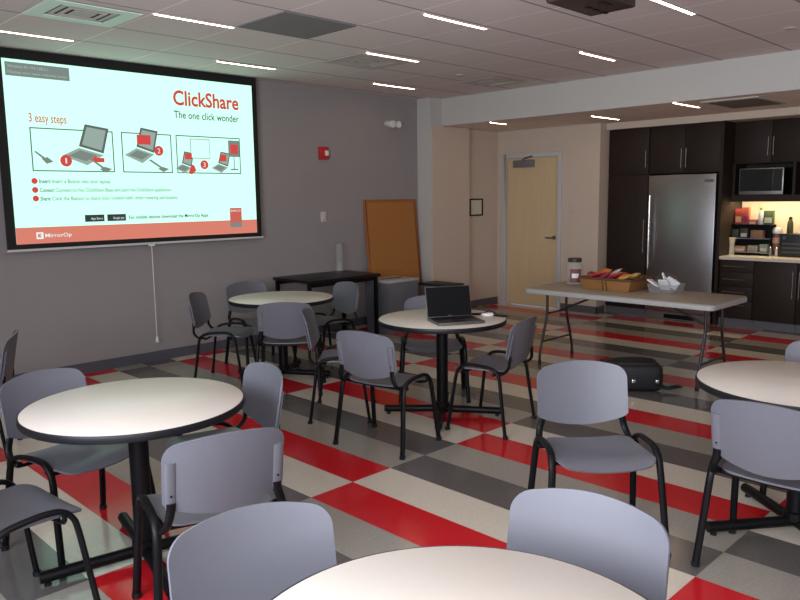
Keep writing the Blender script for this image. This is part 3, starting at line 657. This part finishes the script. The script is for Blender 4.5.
def packet(x, y, z, rx, ry, rz, w, l, col, nm, label):
    z += 0.012
    nu, nv = 8, 8; top, bot = [], []; bm = B(); G = []
    for s in (1, -1):
        G.append([[bm.verts.new(((u / nu - 0.5) * w, (v / nv - 0.5) * l, s * (0.022 * (math.sin(PI * u / nu) * math.sin(PI * v / nv)) ** 0.6 + 0.0006) + 0.006 * math.sin(1.9 * u + 2.3 * v) * math.sin(PI * u / nu))) for v in range(nv + 1)] for u in range(nu + 1)])
    for u in range(nu):
        for v in range(nv):
            bm.faces.new((G[0][u][v], G[0][u + 1][v], G[0][u + 1][v + 1], G[0][u][v + 1])); bm.faces.new((G[1][u][v], G[1][u][v + 1], G[1][u + 1][v + 1], G[1][u + 1][v]))
    per = [(i, 0) for i in range(nu + 1)] + [(nu, j) for j in range(1, nv + 1)] + [(i, nv) for i in range(nu - 1, -1, -1)] + [(0, j) for j in range(nv - 1, 0, -1)]
    for q in range(len(per)):
        a, b = per[q], per[(q + 1) % len(per)]; bm.faces.new((G[0][a[0]][a[1]], G[1][a[0]][a[1]], G[1][b[0]][b[1]], G[0][b[0]][b[1]]))
    o = obj(nm, bm, mat('foil_' + '_'.join('%02d' % int(c * 99) for c in col), col, 0.3), None, smooth=True); o.location = (x, y, z); o.rotation_euler = (rx, ry, rz)
    return tag(o, label, 'snack packet', 'snack packets in the wicker basket')
PK = [(6.28, 3.68, 0.856, (0.40, 0.02, 0.03), 'red snack packet at the left end of the basket, in front'), (6.42, 3.66, 0.87, (0.55, 0.14, 0.03), 'orange snack packet at the left end, behind a red one'),
      (6.30, 3.585, 0.852, (0.30, 0.02, 0.05), 'dark red snack packet second from the left in the basket'), (6.44, 3.55, 0.862, (0.62, 0.55, 0.52), 'pale pink snack packet behind the middle of the basket'),
      (6.30, 3.48, 0.852, (0.38, 0.02, 0.03), 'red snack packet at the middle of the basket, front row'), (6.42, 3.44, 0.86, (0.42, 0.04, 0.03), 'red snack packet at the middle of the basket, back row'),
      (6.30, 3.375, 0.850, (0.62, 0.34, 0.06), 'yellow snack packet at the right of the basket, front row'), (6.43, 3.34, 0.855, (0.66, 0.42, 0.12), 'pale yellow snack packet at the right of the basket, back row')]
for i, (x, y, z, col, lb) in enumerate(PK): packet(x, y, z, random.uniform(-.45, .35), random.uniform(-.55, .35), random.uniform(-.5, .5), 0.14, 0.125, col, 'snack_packet', lb)

# clear box of sachets
t = empty('sachet_caddy', (6.40, 3.01, 0.742), 0, 'clear plastic container at the right of the basket on the folding table', 'container')
bm = B(); ring_box(bm, (0.10, 0.11), (0.12, 0.13), 0.0, 0.085, 0.004); obj('tub', bm, M_thin, t, bevel=0.003)
obj('handle', sweep(B(), cr_path([(0, -0.10, 0.08), (0, -0.09, 0.13), (0, -0.04, 0.165), (0, 0.04, 0.165), (0, 0.09, 0.13), (0, 0.10, 0.08)], 5), 0.004, n=8), M_clearpl, t, smooth=True)
for k, lb in enumerate(['leaning over the left rim', 'standing tallest in the middle', 'at the back of the container', 'near the right rim', 'flat at the front']):
    a = [(-0.05, 0.09, 0.085, 0.5, 0.1), (0.0, 0.02, 0.115, 1.3, 0.3), (0.05, 0.03, 0.10, 1.2, -0.4), (-0.01, -0.06, 0.09, 1.0, 0.9), (-0.06, -0.01, 0.075, 0.9, 0.0)][k]
    o = obj('paper_sachet', box(B(), -0.045, 0.045, -0.06, 0.06, -0.008, 0.008), mat('sachet_white', (0.62, 0.62, 0.64), 0.6), bevel=0.004)
    o.location = (6.40 + a[0], 3.01 + a[1], 0.742 + a[2]); o.rotation_euler = (a[3], a[4], 0.4 * k)
    tag(o, 'white paper sachet ' + lb + ' of the clear container', 'sachet', 'sachets in the clear container')

# backpack under the table edge
t = empty('backpack', (5.70, 2.96, 0), math.radians(-50), 'black backpack with purple trim lying on the floor under the folding table', 'backpack')
M_bag = mat('black_nylon', (0.008, 0.008, 0.010), 0.6, bump=0.5, bscale=60)
def blob(hx, hy, hz, p=3.2, c=(0, 0, 0), nz=12, na=28, taper=0.0):
    bm = B(); rings = []
    for i in range(nz + 1):
        ph = PI * i / nz - PI / 2; cz = math.copysign(abs(math.sin(ph)) ** (2 / p), math.sin(ph)); cr = abs(math.cos(ph)) ** (2 / p)
        if i in (0, nz): cr = 0.001
        rings.append([bm.verts.new((c[0] + hx * cr * (1 - taper * cz) * math.copysign(abs(math.cos(a)) ** (2 / p), math.cos(a)), c[1] + hy * cr * (1 - taper * cz) * math.copysign(abs(math.sin(a)) ** (2 / p), math.sin(a)), c[2] + hz * cz)) for a in [2 * PI * k / na for k in range(na)]])
    for A, Bq in zip(rings, rings[1:]):
        for k in range(na): bm.faces.new((A[k], A[(k + 1) % na], Bq[(k + 1) % na], Bq[k]))
    bm.faces.new(rings[0][::-1]); bm.faces.new(rings[-1]); return bm
obj('main_body', blob(0.24, 0.16, 0.115, 6.0, (0, 0, 0.115)), M_bag, t, smooth=True)
obj('front_pocket', blob(0.19, 0.12, 0.05, 4.5, (0.02, 0.0, 0.20)), M_bag, t, smooth=True)
obj('trim', sweep(B(), [(0.17 * math.cos(a) + 0.03, 0.10 * math.sin(a) + 0.02, 0.238) for a in [2 * PI * k / 36 for k in range(36)]], 0.005, n=8, closed=True), mat('purple_piping', (0.07, 0.04, 0.22), 0.4), t, smooth=True)
obj('strap', sweep(B(), cr_path([(0.20, -0.10, 0.06), (0.26, -0.12, 0.03), (0.33, -0.10, 0.035), (0.38, -0.06, 0.03)], 6), 0.012, 0.035, (0, 0, 1), 12), M_bag, t, smooth=True)
obj('haul_loop', sweep(B(), cr_path([(-0.20, -0.03, 0.20), (-0.25, -0.02, 0.235), (-0.25, 0.02, 0.235), (-0.20, 0.03, 0.20)], 5), 0.008), M_bag, t, smooth=True)
for x in (-0.03, 0.16): obj('buckle', bx(x, x + 0.03, -0.172, -0.155, 0.08, 0.11), M_chrome, t, bevel=0.004)

# ------------------------------------------------------------------ black side table, vase, corkboard, bins
t = empty('side_table', (5.44, 6.68, 0), 0, 'black rectangular side table against the grey wall', 'table')
obj('tabletop', bx(-0.53, 0.54, -0.35, 0.33, 0.708, 0.74), mat('black_laminate', (0.006, 0.005, 0.006), 0.4, spec=0.3), t, bevel=0.004)
for x in (-0.50, 0.49):
    for y in (-0.31, 0.28): obj('leg', bx(x - 0.019, x + 0.019, y - 0.019, y + 0.019, 0, 0.705), M_black, t, bevel=0.004)
obj('apron', bx(-0.50, 0.48, -0.32, -0.30, 0.66, 0.705), M_black, t); obj('apron', bx(-0.50, 0.48, 0.27, 0.29, 0.66, 0.705), M_black, t)
t = empty('glass_vase', (5.80, 6.87, 0.74), 0, 'tall clear glass vase standing on the black side table', 'vase')
obj('body', lathe(B(), [(0.055, 0.0), (0.058, 0.01), (0.050, 0.05), (0.046, 0.15), (0.046, 0.28), (0.049, 0.345), (0.044, 0.345), (0.041, 0.28), (0.041, 0.15), (0.045, 0.05), (0.05, 0.018), (0.0, 0.018)], 32, cap=False), M_thin, t, smooth=True)
obj('rim', sweep(B(), [(0.0465 * math.cos(2 * PI * k / 32), 0.0465 * math.sin(2 * PI * k / 32), 0.345) for k in range(32)], 0.004, n=8, closed=True), M_clearpl, t, smooth=True)
t = empty('corkboard', (6.835, 6.885, 0.0), 0, 'tall orange corkboard with reddish wood frame leaning on the grey wall', 'corkboard')
t.rotation_euler = (math.radians(-5.2), 0, 0)
obj('cork_panel', bx(-0.45, 0.45, 0.004, 0.014, 0.03, 1.58), M_cork, t)
bm = B()
for q in ((-0.48, -0.445, 0.005, 1.61), (0.445, 0.48, 0.005, 1.61), (-0.445, 0.445, 0.005, 0.04), (-0.445, 0.445, 1.575, 1.61)): box(bm, q[0], q[1], -0.004, 0.02, q[2], q[3])
obj('frame', bm, M_corkframe, t, bevel=0.003)
t = empty('recycling_bin', (6.29, 6.47, 0), 0, 'grey recycling bin with pale lid in front of the corkboard, beside the side table', 'bin')
bm = B(); ring_box(bm, (0.23, 0.20), (0.255, 0.215), 0.0, 0.615, 0.006); obj('bin_body', bm, M_binl, t, bevel=0.01)
obj('lid', bx(-0.262, 0.262, -0.222, 0.222, 0.615, 0.645), mat('pale_lid', (0.42, 0.42, 0.43), 0.35), t, bevel=0.008)
bm = B(); box(bm, -0.18, 0.18, -0.03, 0.03, 0.6445, 0.6465); obj('slot', bm, M_blackpl, t)
t = empty('waste_bin', (7.07, 6.36, 0), 0, 'grey waste bin with black rim beside the column, behind the laptop', 'bin')
bm = B(); ring_box(bm, (0.15, 0.22), (0.17, 0.24), 0.0, 0.50, 0.006); obj('bin_body', bm, M_binl, t, bevel=0.01)
obj('rim', bx(-0.178, 0.178, -0.248, 0.248, 0.50, 0.522), M_blackpl, t, bevel=0.006)

# ------------------------------------------------------------------ kitchen units (fronts face -x)
def handle(p, y, z0, z1, x, vertical=True, z=0, y1=0):
    bm = B()
    if vertical:
        sweep(bm, [(x - 0.03, y, z0), (x - 0.03, y, z1)], 0.005, n=10)
        for zz in (z0 + 0.03, z1 - 0.03): sweep(bm, [(x - 0.03, y, zz), (x, y, zz)], 0.004, n=8)
    else:
        sweep(bm, [(x - 0.03, y, z), (x - 0.03, y1, z)], 0.005, n=10)
        for yy in (y + 0.02, y1 - 0.02): sweep(bm, [(x - 0.03, yy, z), (x, yy, z)], 0.004, n=8)
    return obj('handle', bm, M_pull, p, smooth=True)
def panel_door(p, y0, y1, z0, z1, x, nm='door'):
    return obj(nm, bx(x, x + 0.02, y0 + 0.002, y1 - 0.002, z0 + 0.002, z1 - 0.002), M_espresso, p, bevel=0.002)
FX = 9.20
M_kick = mat('grey_toe_kick', (0.11, 0.11, 0.13), 0.5)
t = empty('tall_cabinet', (0, 0, 0), 0, 'tall dark brown cabinet left of the fridge', 'cabinet')
obj('body', bx(FX + 0.02, 9.84, 4.625, 5.20, 0.10, 2.488), M_espresso, t); obj('toe_kick', bx(FX + 0.04, 9.84, 4.625, 5.20, 0, 0.10), M_kick, t)
d = panel_door(t, 4.625, 5.20, 1.885, 2.483, FX); handle(d, 4.655, 1.97, 2.19, FX); d = panel_door(t, 4.625, 5.20, 0.11, 1.875, FX); handle(d, 4.655, 0.86, 1.30, FX)
t = empty('fridge_cabinet', (0, 0, 0), 0, 'dark brown cabinet over the fridge with two doors', 'cabinet')
obj('body', bx(FX + 0.02, 9.84, 3.70, 4.615, 1.885, 2.488), M_espresso, t)
d = panel_door(t, 4.15, 4.615, 1.895, 2.483, FX); handle(d, 4.18, 1.95, 2.19, FX); d = panel_door(t, 3.70, 4.15, 1.895, 2.483, FX); handle(d, 4.12, 1.95, 2.19, FX)
t = empty('refrigerator', (9.16, 4.155, 0), 0, 'stainless steel single door fridge between dark cabinets', 'fridge')
obj('body', bx(0.06, 0.66, -0.425, 0.435, 0.10, 1.86), mat('fridge_side', (0.03, 0.03, 0.03), 0.5), t)
dd = obj('door', bx(0.0, 0.055, -0.43, 0.44, 0.11, 1.865), M_steel, t, bevel=0.006); hb = B()
sweep(hb, [(-0.05, 0.395, 0.66), (-0.05, 0.395, 1.61)], 0.013, n=14)
for z in (0.72, 1.55): sweep(hb, [(-0.05, 0.395, z), (0.0, 0.395, z)], 0.009, n=10)
obj('handle', hb, M_chrome, dd, smooth=True); obj('badge', bx(-0.002, 0.0, -0.40, -0.29, 1.765, 1.80), mat('badge_grey', (0.12, 0.12, 0.12), 0.4), dd)
g = obj('base_grille', bx(0.02, 0.06, -0.425, 0.435, 0.005, 0.10), M_steel, t); obj('vent_slot', bx(0.015, 0.02, -0.22, 0.18, 0.02, 0.075), M_black, g)
tag(obj('filler_panel', bx(9.17, 9.84, 3.655, 3.695, 0.0, 2.488), M_espresso), 'dark brown full height side panel right of the fridge', 'cabinet panel')
t = empty('wall_cabinet', (0, 0, 0), 0, 'dark brown wall cabinet with two doors above the microwave', 'cabinet')
UX = 9.48
obj('body', bx(UX + 0.02, 9.84, 2.64, 3.650, 1.98, 2.488), M_espresso, t)
d = panel_door(t, 3.215, 3.650, 1.985, 2.483, UX); handle(d, 3.245, 2.07, 2.29, UX); d = panel_door(t, 2.64, 3.215, 1.985, 2.483, UX); handle(d, 3.185, 2.07, 2.29, UX)
t = empty('open_shelf_unit', (0, 0, 0), 0, 'dark open shelf unit holding the microwave above the counter', 'cabinet')
bm = B(); box(bm, UX, 9.84, 2.64, 3.650, 1.565, 1.60); box(bm, UX, UX + 0.02, 2.64, 3.650, 1.52, 1.565); box(bm, UX, 9.85, 3.62, 3.650, 1.60, 1.98); box(bm, UX, 9.85, 2.93, 2.96, 1.60, 1.98); box(bm, UX, 9.85, 2.64, 2.67, 1.60, 1.98); box(bm, 9.83, 9.85, 2.67, 3.62, 1.60, 1.98)
obj('shelf_case', bm, M_espresso, t); obj('light_strip', bx(9.55, 9.59, 2.70, 3.60, 1.552, 1.564), emat('warm_counter_light', (1.0, 0.77, 0.42), 75.0), t)
t = empty('wall_cabinet', (0, 0, 0), 0, 'dark brown wall cabinet cut off by the right edge of the photo', 'cabinet')
obj('body', bx(UX + 0.02, 9.84, 1.6, 2.635, 1.57, 2.488), M_espresso, t); panel_door(t, 2.12, 2.635, 1.575, 2.483, UX); panel_door(t, 1.6, 2.12, 1.575, 2.483, UX)
t = empty('microwave', (9.46, 3.305, 1.602), 0, 'silver framed microwave oven in the open shelf', 'microwave')
obj('housing', bx(0.02, 0.35, -0.25, 0.26, 0.0, 0.32), M_black, t, bevel=0.005)
dm = obj('front', bx(0.0, 0.02, -0.25, 0.26, 0.004, 0.32), mat('dim_steel', (0.30, 0.29, 0.28), 0.4, metal=0.8), t, bevel=0.004)
obj('window', bx(-0.003, 0.0, -0.13, 0.248, 0.045, 0.308), mat('dark_glass', (0.02, 0.02, 0.022), 0.15), dm); obj('control_panel', bx(-0.003, 0.0, -0.238, -0.132, 0.045, 0.308), mat('dark_panel', (0.012, 0.012, 0.012), 0.3), dm)
t = empty('drawer_cabinet', (0, 0, 0), 0, 'dark base cabinet with four drawers under the counter, right of the fridge', 'cabinet')
obj('body', bx(FX + 0.02, 9.84, 3.245, 3.650, 0.10, 0.82), M_espresso, t); obj('toe_kick', bx(FX + 0.04, 9.84, 3.245, 3.650, 0, 0.10), M_kick, t)
for z0, z1, hz in ((0.675, 0.815, 0.745), (0.50, 0.67, 0.585), (0.33, 0.495, 0.43), (0.105, 0.325, 0.27)):
    d = panel_door(t, 3.245, 3.650, z0, z1, FX, 'drawer'); handle(d, 3.33, 0, 0, FX, False, hz, 3.60)
for y0, y1, hy, lb in ((2.765, 3.24, 2.80, 'dark base cabinet with one door and long handle beside the drawers'), (2.28, 2.76, 2.73, 'dark base cabinet at the right edge of the photo'), (1.6, 2.275, 2.24, 'dark base cabinet beyond the right edge')):
    t = empty('base_cabinet', (0, 0, 0), 0, lb, 'cabinet', 'base cabinets under the counter')
    obj('body', bx(FX + 0.02, 9.84, y0, y1, 0.10, 0.82), M_espresso, t); obj('toe_kick', bx(FX + 0.04, 9.84, y0, y1, 0, 0.10), M_kick, t)
    d = panel_door(t, y0, y1, 0.105, 0.815, FX); handle(d, hy, 0.40, 0.72, FX)
tag(obj('countertop', bx(9.17, 9.84, 1.6, 3.652, 0.822, 0.862), M_counter, bevel=0.004), 'pale speckled kitchen countertop over the dark base cabinets', 'countertop')

# things on the counter
ZT = 0.862
t = empty('organizer_rack', (9.62, 3.43, ZT), 0, 'black two-shelf condiment rack on the counter', 'rack')
bm = B()
for z in (0.03, 0.20, 0.37): box(bm, -0.10, 0.10, -0.24, 0.24, z, z + 0.008)
obj('shelf', bm, M_black, t)
obj('back_panel', bx(0.10, 0.104, -0.24, 0.24, 0.0, 0.378), M_black, t)
bm = B()
for x in (-0.1, 0.095):
    for y in (-0.24, 0.235): box(bm, x, x + 0.006, y, y + 0.006, 0, 0.378)
obj('post', bm, M_black, t)
bm = B()
for z in (0.03, 0.20): box(bm, -0.106, -0.10, -0.24, 0.24, z - 0.002, z + 0.012)
obj('shelf_lip', bm, M_chrome, t)
def carton(name, x, y, z, w, d, h, col, lb, cat='box', band=None, grp='boxes on the organizer rack'):
    t = empty(name, (x, y, z), 0, lb, cat, grp)
    obj('carton_body', bx(-d / 2, d / 2, -w / 2, w / 2, 0, h), mat('carton_%02d_%02d_%02d' % tuple(int(c * 99) for c in col), col, 0.6), t, bevel=0.002)
    if band: obj('carton_print', bx(-d / 2 - 0.001, -d / 2, -w / 2 * 0.8, w / 2 * 0.8, h * 0.12, h * 0.5), mat('print_%02d_%02d_%02d' % tuple(int(c * 99) for c in band), band, 0.6), t)
z1, z2, z3 = ZT + 0.038, ZT + 0.208, ZT + 0.378
carton('tea_carton', 9.62, 3.60, z3, 0.085, 0.06, 0.19, (0.35, 0.04, 0.03), 'tall red carton at the left on top of the rack', band=(0.7, 0.4, 0.15))
carton('tea_carton', 9.60, 3.51, z3, 0.08, 0.06, 0.21, (0.42, 0.08, 0.04), 'tall orange-red carton second from left on top of the rack', band=(0.3, 0.02, 0.1))
carton('tea_carton', 9.60, 3.42, z3, 0.09, 0.06, 0.06, (0.45, 0.10, 0.05), 'low red box in the middle on top of the rack', band=(0.6, 0.5, 0.4))
carton('tea_carton', 9.62, 3.245, z3, 0.11, 0.06, 0.17, (0.05, 0.10, 0.04), 'green carton at the right on top of the rack', band=(0.45, 0.45, 0.35))
t = empty('drink_bottle', (9.60, 3.335, z3), 0, 'white bottle with green cap on top of the rack', 'bottle')
obj('body', lathe(B(), [(0.03, 0), (0.032, 0.01), (0.032, 0.14), (0.015, 0.165), (0.015, 0.18)], 20), mat('bottle_white', (0.45, 0.45, 0.48), 0.4), t, smooth=True); obj('cap', lathe(B(), [(0.017, 0.175), (0.017, 0.20), (0.03, 0.205), (0.02, 0.22)], 16), mat('cap_green', (0.12, 0.2, 0.03), 0.5), t, smooth=True)
for k, (y, w, h, c, z, lb) in enumerate([(3.62, 0.09, 0.11, (0.03, 0.05, 0.02), z2, 'dark green packet at the left of the upper shelf'), (3.51, 0.09, 0.12, (0.05, 0.05, 0.03), z2, 'olive packet in the middle of the upper shelf'), (3.36, 0.14, 0.10, (0.26, 0.14, 0.07), z2, 'tan box at the right of the upper shelf'),
        (3.56, 0.16, 0.07, (0.45, 0.22, 0.08), z1, 'orange-brown box at the left of the lower shelf'), (3.40, 0.12, 0.08, (0.34, 0.28, 0.2), z1, 'cream box in the middle of the lower shelf'), (3.27, 0.09, 0.10, (0.22, 0.26, 0.2), z1, 'pale green box at the right of the lower shelf')]):
    carton('snack_carton', 9.60, y, z, w, 0.10, h, c, lb, band=(0.5, 0.5, 0.45) if k % 2 else None, grp='boxes on the rack shelves')
t = empty('cup_dispenser', (9.52, 3.64, ZT), 0, 'cream flared canister at the left end of the counter', 'canister')
obj('body', lathe(B(), [(0.038, 0), (0.042, 0.01), (0.033, 0.08), (0.034, 0.14), (0.05, 0.20), (0.0, 0.20)], 20), mat('cream_plastic', (0.62, 0.52, 0.38), 0.5), t, smooth=True)
obj('scalloped_rim', lathe(B(), [(0.046, 0.19), (0.052, 0.205), (0.045, 0.215), (0.03, 0.205)], 10), mat('cream_plastic', (0.6, 0.5, 0.4)), t)
t = empty('brown_canister', (9.66, 3.155, ZT), 0, 'brown and pink tower of cups right of the rack', 'canister')
obj('body', lathe(B(), [(0.05, 0), (0.05, 0.13), (0.046, 0.14), (0.046, 0.30), (0.0, 0.30)], 20), mat('cup_brown', (0.16, 0.07, 0.04), 0.5), t, smooth=True)
obj('pink_cups', lathe(B(), [(0.051, 0.15), (0.052, 0.22), (0.047, 0.22), (0.047, 0.15)], 20, cap=False), mat('cup_pink', (0.5, 0.28, 0.22), 0.5), t, smooth=True)
obj('white_lids', lathe(B(), [(0.05, 0.27), (0.055, 0.30), (0.04, 0.34), (0.0, 0.345)], 20), M_whitepl, t, smooth=True)
for y, c, lb in ((3.17, (0.25, 0.22, 0.2), 'small grey shaker standing on the counter, left of another'), (3.10, (0.6, 0.55, 0.42), 'small cream shaker standing beside the black machine')):
    t = empty('shaker', (9.50, y, ZT), 0, lb, 'shaker', 'shakers on the counter')
    obj('body', lathe(B(), [(0.016, 0), (0.018, 0.02), (0.013, 0.09), (0.014, 0.10)], 14), mat('shaker_%d' % int(c[0] * 99), c, 0.4), t, smooth=True); obj('cap', lathe(B(), [(0.015, 0.10), (0.014, 0.112), (0.0, 0.118)], 14), M_chrome, t, smooth=True)
t = empty('coffee_machine', (9.60, 2.90, ZT), 0, 'black box machine on the counter at the right edge', 'coffee machine')
obj('housing', bx(-0.12, 0.16, -0.19, 0.17, 0, 0.275), mat('machine_black', (0.015, 0.017, 0.018), 0.4), t, bevel=0.008)
bm = B()
for k in range(3): box(bm, -0.123, -0.12, -0.16, 0.13, 0.05 + k * 0.05, 0.065 + k * 0.05)
obj('front_slots', bm, mat('machine_grey', (0.06, 0.075, 0.08), 0.4), t); obj('badge', bx(-0.123, -0.12, 0.10, 0.13, 0.21, 0.25), mat('machine_blue', (0.05, 0.09, 0.16), 0.4), t)
t = empty('olive_bottle', (9.62, 3.00, ZT + 0.275), 0, 'olive green flask standing on the black machine', 'bottle')
obj('body', lathe(B(), [(0.03, 0), (0.034, 0.01), (0.034, 0.12), (0.02, 0.16), (0.018, 0.17)], 20), mat('olive_paint', (0.06, 0.06, 0.02), 0.45), t, smooth=True); obj('loop_cap', lathe(B(), [(0.02, 0.17), (0.02, 0.19), (0.01, 0.20), (0, 0.20)], 16), M_black, t, smooth=True)
